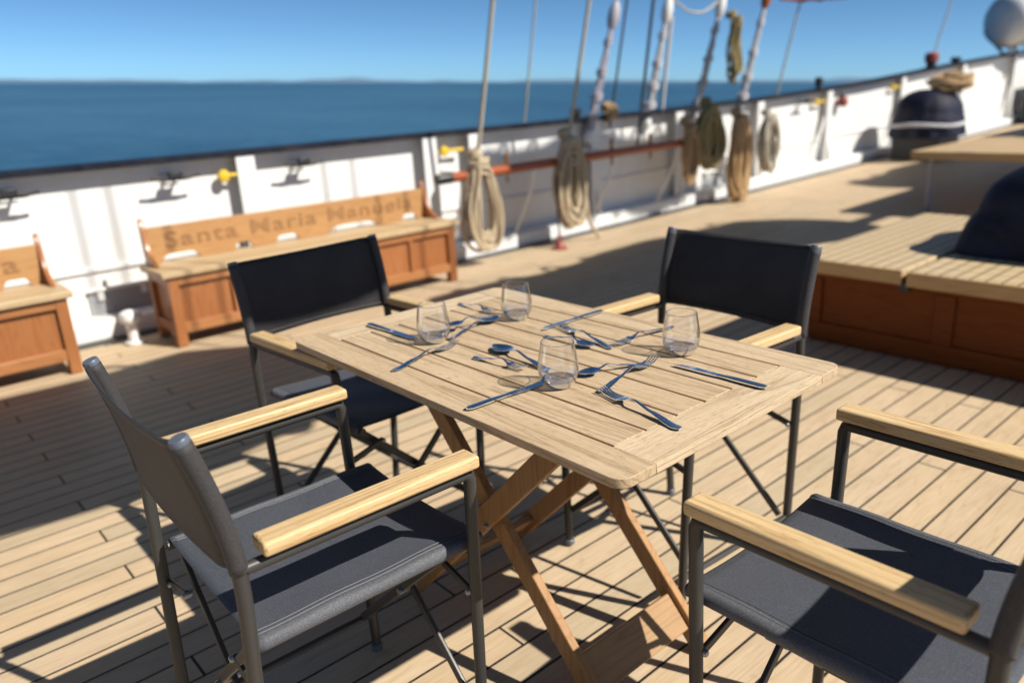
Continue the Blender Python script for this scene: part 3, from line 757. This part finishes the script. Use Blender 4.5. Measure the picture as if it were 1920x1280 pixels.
# raised slatted platform further forward
PZ = .60
t = thing('raised_platform', 'raised pale wooden platform on thin legs ahead of the hatch', 'platform', (0, 0, 0))
b = MB(); y = 6.42
while y < 9.9:
    b.box((-.40, y + .066, PZ - .018), (2.80, .128, .036)); y += .132
b.build('top', M['bench_lid'], t, bevel=.004)
b = MB(); b.box((-.40, 6.405, PZ - .035), (2.82, .026, .07)); b.box((-1.815, 8.16, PZ - .035), (.026, 3.48, .07)); b.build('edge', M['lid_edge'], t, bevel=.003)
for x, y in ((-1.70, 6.60), (-.86, 6.60), (.85, 6.60), (-1.70, 9.75), (.85, 9.75)):
    b = MB(); b.tube([(x, y, sheer(y)), (x, y, PZ - .036)], .021, 12); b.lathe([(.05, 0), (.05, .008), (.022, .014)], (x, y, sheer(y)), 14); b.build('leg', M['grey'], t)

# round life-raft drum on a cradle by the far rail
t = thing('life_raft_drum', 'pale grey round life raft drum on a cradle above the far rail', 'life raft', (-3.95, 15.1, railz(15.1)))
ax = Vector((.30, .95, .05)).normalized()
b = MB(); b.lathe([(0, -.62), (.22, -.60), (.36, -.53), (.43, -.42), (.44, -.05), (.455, -.045), (.455, .045), (.44, .05), (.43, .42), (.36, .53), (.2, .6), (0, .62)], (0.12, .35, .60), 32, ax); b.build('drum', M['pale_grey'], t)
for k in (-.28, .38):
    b = MB(); b.tube([(.12 + ax.x * k - .34, .35 + ax.y * k, .32), (-.02, .35 + ax.y * k, 0)], .028, 8); b.tube([(.12 + ax.x * k + .34, .35 + ax.y * k, .32), (-.02, .35 + ax.y * k, 0)], .028, 8)
    b.tube([(.12 + ax.x * k + .46 * math.cos(a), .35 + ax.y * k, .60 + .46 * math.sin(a)) for a in [R(200 + 14 * i) for i in range(11)]], .028, 8)
    b.build('cradle', M['grey'], t)
t = dome('tarpaulin_bundle', 'dark grey bundle against the bulwark at the far right edge', 'bundle', (-3.62, 16.6, sheer(16.6)), .24, .8, .95, 9, M['wire'])

# ------------------------------------------------------------------ spars with furled sails, added above the frame to cast shadow bands
def furled(label, x, y0, y1, z, r, seed):
    rs = random.Random(seed); n = 40
    t = thing('shadow_sail', label, 'sail', (x, 0, z), 0, 'unseen sails added to cast shade')
    ph = rs.uniform(0, 6); b = MB(); pts = []; rr = []
    for i in range(n + 1):
        u = i / n; pts.append((.05 * math.sin(u * 9 + ph), y0 + (y1 - y0) * u, .04 * math.sin(u * 13 + ph)))
        rr.append(r * (.96 + .035 * math.sin(u * 17 + ph) + .02 * math.sin(u * 41)) * min(1, 9 * (u + .06), 9 * (1.06 - u)))
    b.tube(pts, rr, 20); b.build('sail', M['sail'], t)
    b = MB(); b.tube([(.0, y0 - .3, -r), (.0, y1 + .3, -r)], .07, 12); b.build('boom', M['rail_red'], t)
    b = MB()
    for i in range(1, 9):
        y = y0 + (y1 - y0) * i / 9; b.tube([(r * 1.02 * math.cos(a), y, r * 1.02 * math.sin(a)) for a in [2 * PI * k / 24 for k in range(24)]], .02, 6, closed=True)
    b.build('gasket', M['rope_white'], t)
furled('furled cream sail added unseen above the dining table to shadow the deck left', .60, -5.0, 2.15, 3.2, .585, 1)
furled('furled cream sail added unseen to shade the deck behind the table', .55, 3.15, 7.0, 3.1, .47, 2)
furled('furled cream sail added unseen up high to shade the bulwark behind the pin rail', .45, 5.0, 8.2, 5.1, .33, 3)
furled('furled cream sail added unseen further forward to shade the deck by the platform', .55, 9.3, 13.5, 3.2, .55, 4)

for ys, l in ((-.06, 'thin halyard added unseen to streak the bulwark, first from the stern'), (.14, 'thin halyard added unseen to streak the bulwark, second from the stern'), (1.62, 'thin halyard added unseen to streak the bulwark, third from the stern'), (1.86, 'thin halyard added unseen to streak the bulwark, fourth from the stern')):
    o = MB().tube([(.30, ys + 2.02, 3.6 + .8 * i) for i in range(8)], .010, 8).build('shadowrope', M['rope_grey']); tag(o, l, 'rope', 'unseen ropes added for shadow streaks')  # ropes added out of view to throw soft streaks on the bulwark

# ------------------------------------------------------------------ dining table
TL, TW, TH = 1.1238, .7017, .74
tab = thing('dining_table', 'weathered slatted teak folding table laid for four', 'table', (0, 0, 0))
b = MB(); TT = .018; sw = TW / 8; gap = .0060; xe = .4667
def rounded(x0, x1, y0, y1, rad, corners):
    """board outline with chosen corners rounded; corners subset of 'abcd' = (-x-y, +x-y, +x+y, -x+y)"""
    P = []
    for key, cx, cy, a0 in (('a', x0, y0, 180), ('b', x1, y0, 270), ('c', x1, y1, 0), ('d', x0, y1, 90)):
        if key in corners:
            ox = cx + rad * (1 if cx == x0 else -1); oy = cy + rad * (1 if cy == y0 else -1)
            P += [(ox + rad * math.cos(R(a0 + 90 * k / 7)), oy + rad * math.sin(R(a0 + 90 * k / 7)), TH - TT) for k in range(8)]
        else: P.append((cx, cy, TH - TT))
    return P
for i in range(8):
    y0 = -TW / 2 + sw * i + (0 if i == 0 else gap / 2); y1 = -TW / 2 + sw * (i + 1) - (0 if i == 7 else gap / 2)
    if i in (0, 7): b.prism(rounded(-TL / 2, TL / 2, y0, y1, .028, 'ab' if i == 0 else 'cd'), (0, 0, 0), (0, 0, TT), 0)
    else: b.prism(rounded(-xe, xe, y0, y1, .01, ''), (0, 0, 0), (0, 0, TT), 0)
for s_ in (-1, 1):
    x0, x1 = sorted((s_ * (xe + .0006), s_ * TL / 2)); y0, y1 = -TW / 2 + sw - gap / 2 + .0005, TW / 2 - sw + gap / 2 - .0005
    xm = s_ * (xe + .062)
    b.prism([(x0, y0, TH - TT - .0004), (x1, y0, TH - TT - .0004), (x1, y1, TH - TT - .0004), (x0, y1, TH - TT - .0004)], (0, 0, 0), (0, 0, TT), 1)
top = b.build('tabletop', [M['table_x'], M['table_y']], tab, bevel=.0013, bseg=2)
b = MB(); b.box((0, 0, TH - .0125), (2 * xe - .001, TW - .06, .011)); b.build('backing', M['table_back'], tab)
for x in (-.36, 0.02, .36): b = MB(); b.box((x, 0, TH - TT - .019), (.045, TW - .10, .024)); b.build('batten', M['rail_teak'], tab, bevel=.003)
for x in (): pass
def leg(x0, z0, x1, z1, y):
    b = MB(); b.bar((x0, y, z0), (x1, y, z1), .022, .052, (1, 0, 1)); b.build('leg', M['leg_teak'], tab, bevel=.003)
for s_ in (-1, 1):
    leg(-.285, .70, .357, .012, s_ * .168)
    leg(.315, .70, -.357, .012, s_ * .194)
b = MB(); b.box((.288, 0, .085), (.022, .314, .095), Matrix.Rotation(R(-43), 3, 'Y')); b.build('crossboard', M['rail_teak'], tab, bevel=.003)
b = MB(); b.box((-.288, 0, .085), (.022, .364, .075), Matrix.Rotation(R(43), 3, 'Y')); b.build('crossboard', M['rail_teak'], tab, bevel=.003)
for s_ in (-1, 1):
    b = MB(); b.tube([(.02, s_ * .15, .372), (.02, s_ * .212, .372)], .006, 10); b.build('bolt', M['bolt'], tab)

# ------------------------------------------------------------------ folding armchairs
WX, D_, HA = .2436, .2164, .690
def make_chair():
    t = thing('folding_armchair', '', 'chair', (0, 0, 0), 0, 'folding armchairs around the table')
    fo = WX - .024
    for s_ in (-1, 1):
        b = MB(); b.tube([(s_ * fo, D_ + .002, .012), (s_ * (fo + .008), D_ + .002, .25), (s_ * WX, D_, HA - .040), (s_ * WX, D_ - .003, HA - .030), (s_ * WX, D_ - .012, HA - .0265), (s_ * WX, -D_ + .01, HA - .026)], [.0115, .0120, .0124, .0122, .0108, .0105], 14, sq=1.0)
        p = b.build('front_leg', M['frame'], t)
        b = MB(); b.lathe([(.011, 0), (.0145, .002), (.0145, .016), (.0125, .018)], (s_ * fo, D_ + .002, 0), 14); b.build('foot_cap', M['cap'], p)
        b = MB(); b.tube(arc([(s_ * fo, -D_ - .022, .012), (s_ * (fo + .010), -D_ - .014, .25), (s_ * WX, -D_ - .002, .55), (s_ * WX, -D_, .66), (s_ * WX, -D_ - .008, .74), (s_ * WX, -D_ - .023, .82), (s_ * WX, -D_ - .046, .893)], 5), .0122, 14)
        p = b.build('rear_leg', M['frame'], t)
        b = MB(); b.lathe([(.011, 0), (.0140, .002), (.0140, .016), (.0120, .018)], (s_ * fo, -D_ - .022, 0), 14); b.build('foot_cap', M['cap'], p)
        b = MB(); ax_ = Vector((0, -.30, .95)).normalized(); b.lathe([(0, .006), (.0130, .0055), (.0146, .003), (.0146, -.004)], (s_ * WX, -D_ - .046, .893), 20, ax_); b.build('post_cap', M['cap'], p)
        b = MB(); b.bar((s_ * WX, D_ + .010, HA + .001), (s_ * WX, -D_ + .034, HA + .002), .048, .025); b.build('armrest', M['arm_teak'], t, bevel=.0060, bseg=3)
        # side tube carrying the sling, floor rail
        b = MB(); b.tube([(s_ * .207, -D_ + .006, .500), (s_ * .207, D_ + .040, .500)], .0095, 10); b.build('seat_rail', M['frame'], t)
        b = MB(); b.tube([(s_ * (fo + .003), -D_ - .018, .105), (s_ * (fo + .003), D_ + .002, .105)], .009, 10); b.build('side_rail', M['frame'], t)
        for yy, q_ in ((D_ - .018, 1), (-D_ + .016, -1)):
            b = MB(); b.bar((s_ * .200, yy - .010 * s_, .492), (-s_ * (fo - .005), yy - .010 * s_, .115), .010, .020, (0, 0, 1)); b.build('cross_bar', M['frame'], t, bevel=.003)
            b = MB(); b.bar((s_ * (WX - .014), yy + .012 * q_, .405), (s_ * .118, yy + .012 * q_, .432), .008, .018, (0, 0, 1))
            lk = b.build('link', M['frame'], t, bevel=.003)
            for xx, zz in ((WX - .018, .405), (.120, .432)):
                b = MB(); b.lathe([(0, -.011), (.005, -.010), (.0068, -.007), (.0068, .007), (.005, .010), (0, .011)], (s_ * xx, yy + .012 * q_, zz), 12, (0, 1, 0)); b.build('bolt', M['bolt'], lk)
    for yy in (D_ - .018, -D_ + .016): b = MB(); b.tube([(0, yy - .022, .303), (0, yy + .022, .303)], .007, 10); b.build('pivot', M['bolt'], t)
    # sling seat: wraps over the side tubes
    prof = []
    for k in range(9):
        a = R(-95 + 185 * k / 8) ; prof.append((-.207 - .0125 * math.cos(R(-70 + 160 * k / 8)), .500 + .0125 * math.sin(R(-70 + 160 * k / 8))))
    n = 22
    for k in range(1, n):
        u = k / n; x = -.207 + .414 * u; prof.append((x, .5125 - .011 * math.sin(PI * u) ** 1.2))
    for k in range(9): prof.append((.207 + .0125 * math.cos(R(90 - 160 * k / 8)), .500 + .0125 * math.sin(R(90 - 160 * k / 8))))
    m_ = len(prof) - 1; y0, y1 = -D_ + .012, D_ + .036
    def seat_fn(u, v):
        x, z = prof[round(u * m_)]
        yy = y0 + (y1 - y0) * v
        e = .004 * math.sin(PI * (x + .207) / .414) if abs(x) < .207 else 0
        return (x, yy + e * (1 if v < .5 else -1) * abs(2 * v - 1) ** 3, z + .0012 * math.sin(yy * 31 + x * 17))
    b = MB(); b.grid(seat_fn, m_, 26); st = b.build('seat', M['seat_fabric'], t, solid=.002, ang=70)
    for s_ in (-1, 1):
        hp = [(s_ * (.207 + .0138 * math.cos(R(92 - 150 * k / 10))) , .500 + .0138 * math.sin(R(92 - 150 * k / 10))) for k in range(11)]
        hp = [(s_ * .190, .5118)] + hp
        b = MB(); b.grid(lambda u, v: (hp[round(u * 11)][0], y0 + .002 + (y1 - y0 - .004) * v, hp[round(u * 11)][1] + .0012 * math.sin((y0 + (y1 - y0) * v) * 31 + hp[round(u * 11)][0] * 17) * (1 if u < .3 else 0)), 11, 24)
        b.build('side_hem', M['hem_fabric'], st, solid=.0008, ang=70)
        for off in (.006, .017):
            b = MB(); x = s_ * (.207 - off); zs = .5125 - .011 * math.sin(PI * off / .414) ** 1.2 if off > 0 else .513
            pts = []
            for i in range(0, 150):
                v = (i + .5) / 150; pts.append((x, y0 + .008 + (y1 - y0 - .016) * v, zs + .0012 * math.sin((y0 + (y1 - y0) * v) * 31 + x * 17) + .0019 + .0006 * (-1) ** i))
            b.tube(pts, .0007, 4); b.build('stitching', M['thread'], st)
    # sling back: panel plus the two sleeves round the posts
    zz = [.664, .70, .74, .78, .82, .86, .888]
    def yback(z): return -D_ - (0 if z < .66 else .046 * ((z - .66) / .233) ** 1.55)
    def back_fn(u, v):
        z = .666 + .2275 * v; x = -WX + 2 * WX * u
        return (x, yback(z) - .012 - .013 * math.sin(PI * u) ** .9 + .012 * (1 - math.sin(PI * min(1, u / .08) / 2) * math.sin(PI * min(1, (1 - u) / .08) / 2)), z + .004 * math.sin(PI * u) * (1 if v < .5 else -1) * abs(2 * v - 1) ** 4)
    b = MB(); b.grid(back_fn, 40, 14); bk = b.build('backrest', M['back_fabric'], t, solid=.0018, ang=70)
    for s_ in (-1, 1): b = MB(); b.tube([(s_ * WX, yback(z), z) for z in [.664 + .0125 * i for i in range(19)]], .0142, 18, cap=False); b.build('sleeve', M['sleeve'], bk, solid=.0015, ang=60)
    for z in (.670, .8935):
        b = MB(); b.grid(lambda u, v: tuple(Vector(back_fn(u, 0 if z < .7 else 1)) + Vector((0, .0025 if v > .5 else -.0025, (.012 if z < .7 else -.012) * (1 if v in (0, 1) else 0) * 0 + (v - .5) * .0 + (0, .014)[round(v)] * (1 if z < .7 else -1)))), 40, 1)
        b.build('hem', M['sleeve'], bk, solid=.0015, ang=60)
    return t
CH = [(-.00555, -.61772, -.01703, 'near left folding armchair seen from behind, facing the long table edge'),
      (.84975, -.01322, 1.57260, 'near right folding armchair with shadowed seat, cut by the photo edge'),
      (-.67066, -.07702, -1.49891, 'folding armchair behind the left table end, by the long bench'),
      (.02680, .48621, 3.07590, 'folding armchair at the far long table edge, before the mahogany hatch')]
chair = make_chair()
for i, (x, y, a, l) in enumerate(CH):
    if i == 0: chair.location = (x, y, 0); chair.rotation_euler = (0, 0, a); chair['label'] = l
    else: dup(chair, (x, y, 0), a, l)

# ------------------------------------------------------------------ glasses
def make_glass(label, loc):
    t = thing('stemless_glass', label, 'glass', loc, 0, 'stemless wine glasses on the table')
    out = arc([(.0, 0, .0), (.021, 0, .0), (.0285, 0, .0035), (.0352, 0, .012), (.0400, 0, .024), (.0420, 0, .038), (.0408, 0, .056), (.0376, 0, .076), (.0345, 0, .0955)], 5)[5:]
    prof = [(p.x, p.z) for p in out if p.z >= .0150]
    inn = [(max(.002, r_ - .0013), z_) for r_, z_ in reversed(prof)]
    b = MB(); b.lathe(prof + [(prof[-1][0] - .0007, prof[-1][1] + .0008)] + inn, (0, 0, 0), 64, closed=True); b.build('bowl', M['glass'], t, ang=80)
    lo = [(0, .0002)] + [(p.x, p.z + .0002) for p in out if p.z < .0150] + [(prof[0][0], prof[0][1] + .0002)]
    b = MB(); b.lathe(lo + [(prof[0][0] - .0014, .0165), (.030, .0125), (.022, .0105), (.010, .0098), (0, .0096)], (0, 0, 0), 64); b.build('base', M['glass_base'], t, ang=60)
    wl = [(p.x - .0018, p.z) for p in out if .014 < p.z < .030]; b = MB(); b.lathe(wl + [(r_ - .0016 * (i_ + 1) / len(wl), z_ - .001) for i_, (r_, z_) in enumerate(reversed(wl))], (0, 0, 0), 64, closed=True); b.build('lower_wall', M['glass_wall'], t, ang=60)
    b = MB(); b.tube([(.0339 * math.cos(2 * PI * i / 48), .0339 * math.sin(2 * PI * i / 48), .0962) for i in range(48)], .0009, 8, closed=True); b.build('rim', M['glass_rim'], t)
    return t
gl = make_glass('empty stemless glass nearest the viewer, between knife and spoon', (.196, -.126, TH))
dup(gl, (-.256, -.115, TH), .4, 'empty stemless glass at the left end of the table')
dup(gl, (-.244, .151, TH), .9, 'empty stemless glass furthest back on the table, top centre')
dup(gl, (.262, .196, TH), 1.5, 'empty stemless glass on the right, before the dark chair back')

# ------------------------------------------------------------------ cutlery (built along +x from the handle end)
def lerp(tab_, u):
    for (a, va), (b, vb) in zip(tab_, tab_[1:]):
        if u <= b:
            k = (u - a) / (b - a); k = k * k * (3 - 2 * k); return va + (vb - va) * k
    return tab_[-1][1]
def loft(b, L, W, Z, T, n=44, m=8, x0=0, x1=1, dish=None):
    """flat lofted solid: half width W(u), centre height Z(u), thickness T(u); dish(u) lowers the middle"""
    k0 = len(b.v)
    for i in range(n + 1):
        u = x0 + (x1 - x0) * i / n
        for j in range(2 * m):
            if j < m: s_ = -1 + 2 * j / (m - 1); top_ = 1
            else: s_ = 1 - 2 * (j - m) / (m - 1); top_ = -1
            wv = W(u) * s_; edge = max(.0, 1 - s_ * s_) ** .5
            z = Z(u) + top_ * T(u) / 2 * (.35 + .65 * edge) - (dish(u) * (1 - s_ * s_) if dish else 0)
            b.v.append(Vector((u * L, wv, z)))
    w_ = 2 * m
    for i in range(n):
        for j in range(w_):
            b.f.append((k0 + i * w_ + j, k0 + i * w_ + (j + 1) % w_, k0 + (i + 1) * w_ + (j + 1) % w_, k0 + (i + 1) * w_ + j)); b.mi.append(0)
    b.f.append(tuple(k0 + j for j in range(w_))); b.f.append(tuple(k0 + n * w_ + j for j in reversed(range(w_)))); b.mi += [0, 0]
HW = [(0, .0022), (.012, .0062), (.05, .0088), (.16, .0078), (.45, .0036), (.62, .0032)]
def fork_mesh(L, sc):
    b = MB(); hd = .0125 * sc; TI = .735
    Wt = HW[:-1] + [(.60, .0030), (.66, .0055 * sc), (.70, hd), (TI, hd)]
    Z = lambda u: lerp([(0, .0035), (.08, .0022), (.35, .009), (.56, .016), (.68, .009), (.76, .0055), (.88, .005), (1, .011)], u)
    loft(b, L, lambda u: lerp([(a, v * (sc if a < .7 else 1)) for a, v in Wt], u), Z, lambda u: lerp([(0, .0026), (.5, .0030), (.7, .0018), (1, .0016)], u), 46, 6, 0, TI)
    for k in range(4):
        c = hd * (-.79 + .527 * k); kk = len(b.v); n = 14
        for i in range(n + 1):
            u = TI - .006 + (1 - TI + .006) * i / n; wv = .0021 * sc * (1 - .45 * (i / n) ** 2); z = Z(u); th = .0009
            for dy, dz in ((-wv, -th), (wv, -th), (wv, th), (-wv, th)): b.v.append(Vector((u * L, c * (1 - .06 * i / n) + dy, z + dz)))
        for i in range(n):
            for j in range(4):
                b.f.append((kk + i * 4 + j, kk + i * 4 + (j + 1) % 4, kk + (i + 1) * 4 + (j + 1) % 4, kk + (i + 1) * 4 + j)); b.mi.append(0)
        b.f.append((kk, kk + 1, kk + 2, kk + 3)); b.f.append(tuple(kk + n * 4 + j for j in (3, 2, 1, 0))); b.mi += [0, 0]
    return b
def spoon_mesh(L, sc):
    b = MB(); bw = .0205 * sc
    def W(u):
        if u < .70: return lerp([(0, .0022 * sc), (.012, .0062 * sc), (.05, .0088 * sc), (.16, .0078 * sc), (.45, .0036 * sc), (.64, .0034), (.70, .0062)], u)
        k = (u - .70) / .30
        return max(.0006, .0062 * (1 - k) * .5 + bw * math.sin(PI * min(1, (k * .94 + .06)) ** .82) ** .62)
    Z = lambda u: lerp([(0, .0035), (.08, .0022), (.35, .009), (.56, .017), (.68, .0115), (.80, .0095), (1, .0095)], u)
    loft(b, L, W, Z, lambda u: lerp([(0, .0026), (.5, .0030), (.72, .0016), (1, .0013)], u), 60, 9, 0, 1, lambda u: .0075 * sc * math.sin(PI * max(0, min(1, (u - .71) / .29))) ** .8)
    return b
def knife_mesh(L):
    h = MB(); loft(h, L, lambda u: lerp([(0, .0025), (.012, .0070), (.05, .0092), (.25, .0082), (.44, .0062), (.50, .0070)], u), lambda u: .0042, lambda u: lerp([(0, .0055), (.3, .0072), (.50, .0045)], u), 30, 8, 0, .50)
    bl = MB()
    k0 = 0; n = 30
    for i in range(n + 1):
        u = .498 + .502 * i / n; k = i / n
        y0 = -.0070 - .0035 * math.sin(PI * min(1, k * 1.25) * .8) ** 1 + (.0125 * max(0, (k - .80) / .20) ** 1.7)
        y1 = .0072 - .0012 * k - (.0035 * max(0, (k - .9) / .1) ** 2)
        y0 = min(y0, y1 - .0008)
        for y, z in ((y0, .0036), (y1, .0026), (y1, .0052), (y0, .0042)): bl.v.append(Vector((u * L, y, z)))
    for i in range(n):
        for j in range(4): bl.f.append((i * 4 + j, i * 4 + (j + 1) % 4, (i + 1) * 4 + (j + 1) % 4, (i + 1) * 4 + j)); bl.mi.append(0)
    bl.f.append((0, 1, 2, 3)); bl.f.append(tuple(n * 4 + j for j in (3, 2, 1, 0))); bl.mi += [0, 0]
    return h, bl
ZC = TH + .0012
def put(o, x, y, deg, z=ZC):
    o.location = (x, y, z); o.rotation_euler = (0, 0, R(deg)); return o
def fork(x, y, deg, L, name, label, sc=1.0, z=ZC):
    o = fork_mesh(L, sc).build(name, M['steel'], ang=50); put(o, x, y, deg, z); tag(o, label, 'fork', 'forks on the table')
def spoon(x, y, deg, L, label, sc=1.0, z=ZC, name='dessert_spoon'):
    o = spoon_mesh(L, sc).build(name, M['steel'], ang=50); put(o, x, y, deg, z); tag(o, label, 'spoon', 'spoons on the table')
def knife(x, y, deg, L, label):
    t = thing('dinner_knife', label, 'knife', (x, y, ZC), R(deg), 'knives on the table'); h, bl = knife_mesh(L)
    h.build('handle', M['steel'], t, ang=50); bl.build('blade', M['steel'], t, ang=30)
knife(-.515, -.148, 2, .222, 'steel knife at the left end, tip behind the left glass')
knife(-.106, .336, -91, .221, 'steel knife at the far long edge, above an upturned fork')
knife(.521, .126, 182, .221, 'steel knife at the right end with its blade towards the far glass')
knife(.157, -.337, 87, .208, 'steel knife at the near edge, blade tip by the nearest glass')
fork(-.145, -.311, 102, .222, 'dinner_fork', 'steel fork in front of the left glass')
fork(.127, .116, 168, .222, 'dinner_fork', 'steel fork with tines under the far knife')
fork(.130, .340, -94, .213, 'dinner_fork', 'steel fork with handle behind the right hand glass')
fork(.287, -.103, 99, .222, 'dinner_fork', 'steel fork whose tines touch a spoon handle between two glasses')
fork(.514, -.140, 169, .230, 'dinner_fork', 'steel fork nearest the right corner, handle over the end board')
fork(-.488, .140, -1, .172, 'dessert_fork', 'small fork at the far left end, tines towards the back glass', .82)
fork(-.077, -.133, 7, .160, 'dessert_fork', 'small fork in front of the big spoon at table centre', .82)
spoon(-.235, -.085, 103, .205, 'large spoon beside the left glass, bowl towards the back glass', 1.0, ZC, 'dinner_spoon')
spoon(-.274, .100, -94, .158, 'small spoon with its handle over the large spoon bowl', .78, ZC + .0105)
spoon(-.063, .083, 3, .158, 'small spoon behind the nearest glass beside the upturned fork', .78)
spoon(.246, .082, -109, .158, 'small spoon right of the nearest glass', .78)
spoon(.122, -.081, 173, .222, 'large spoon at table centre with round bowl left of the nearest glass', 1.05, ZC, 'dinner_spoon')
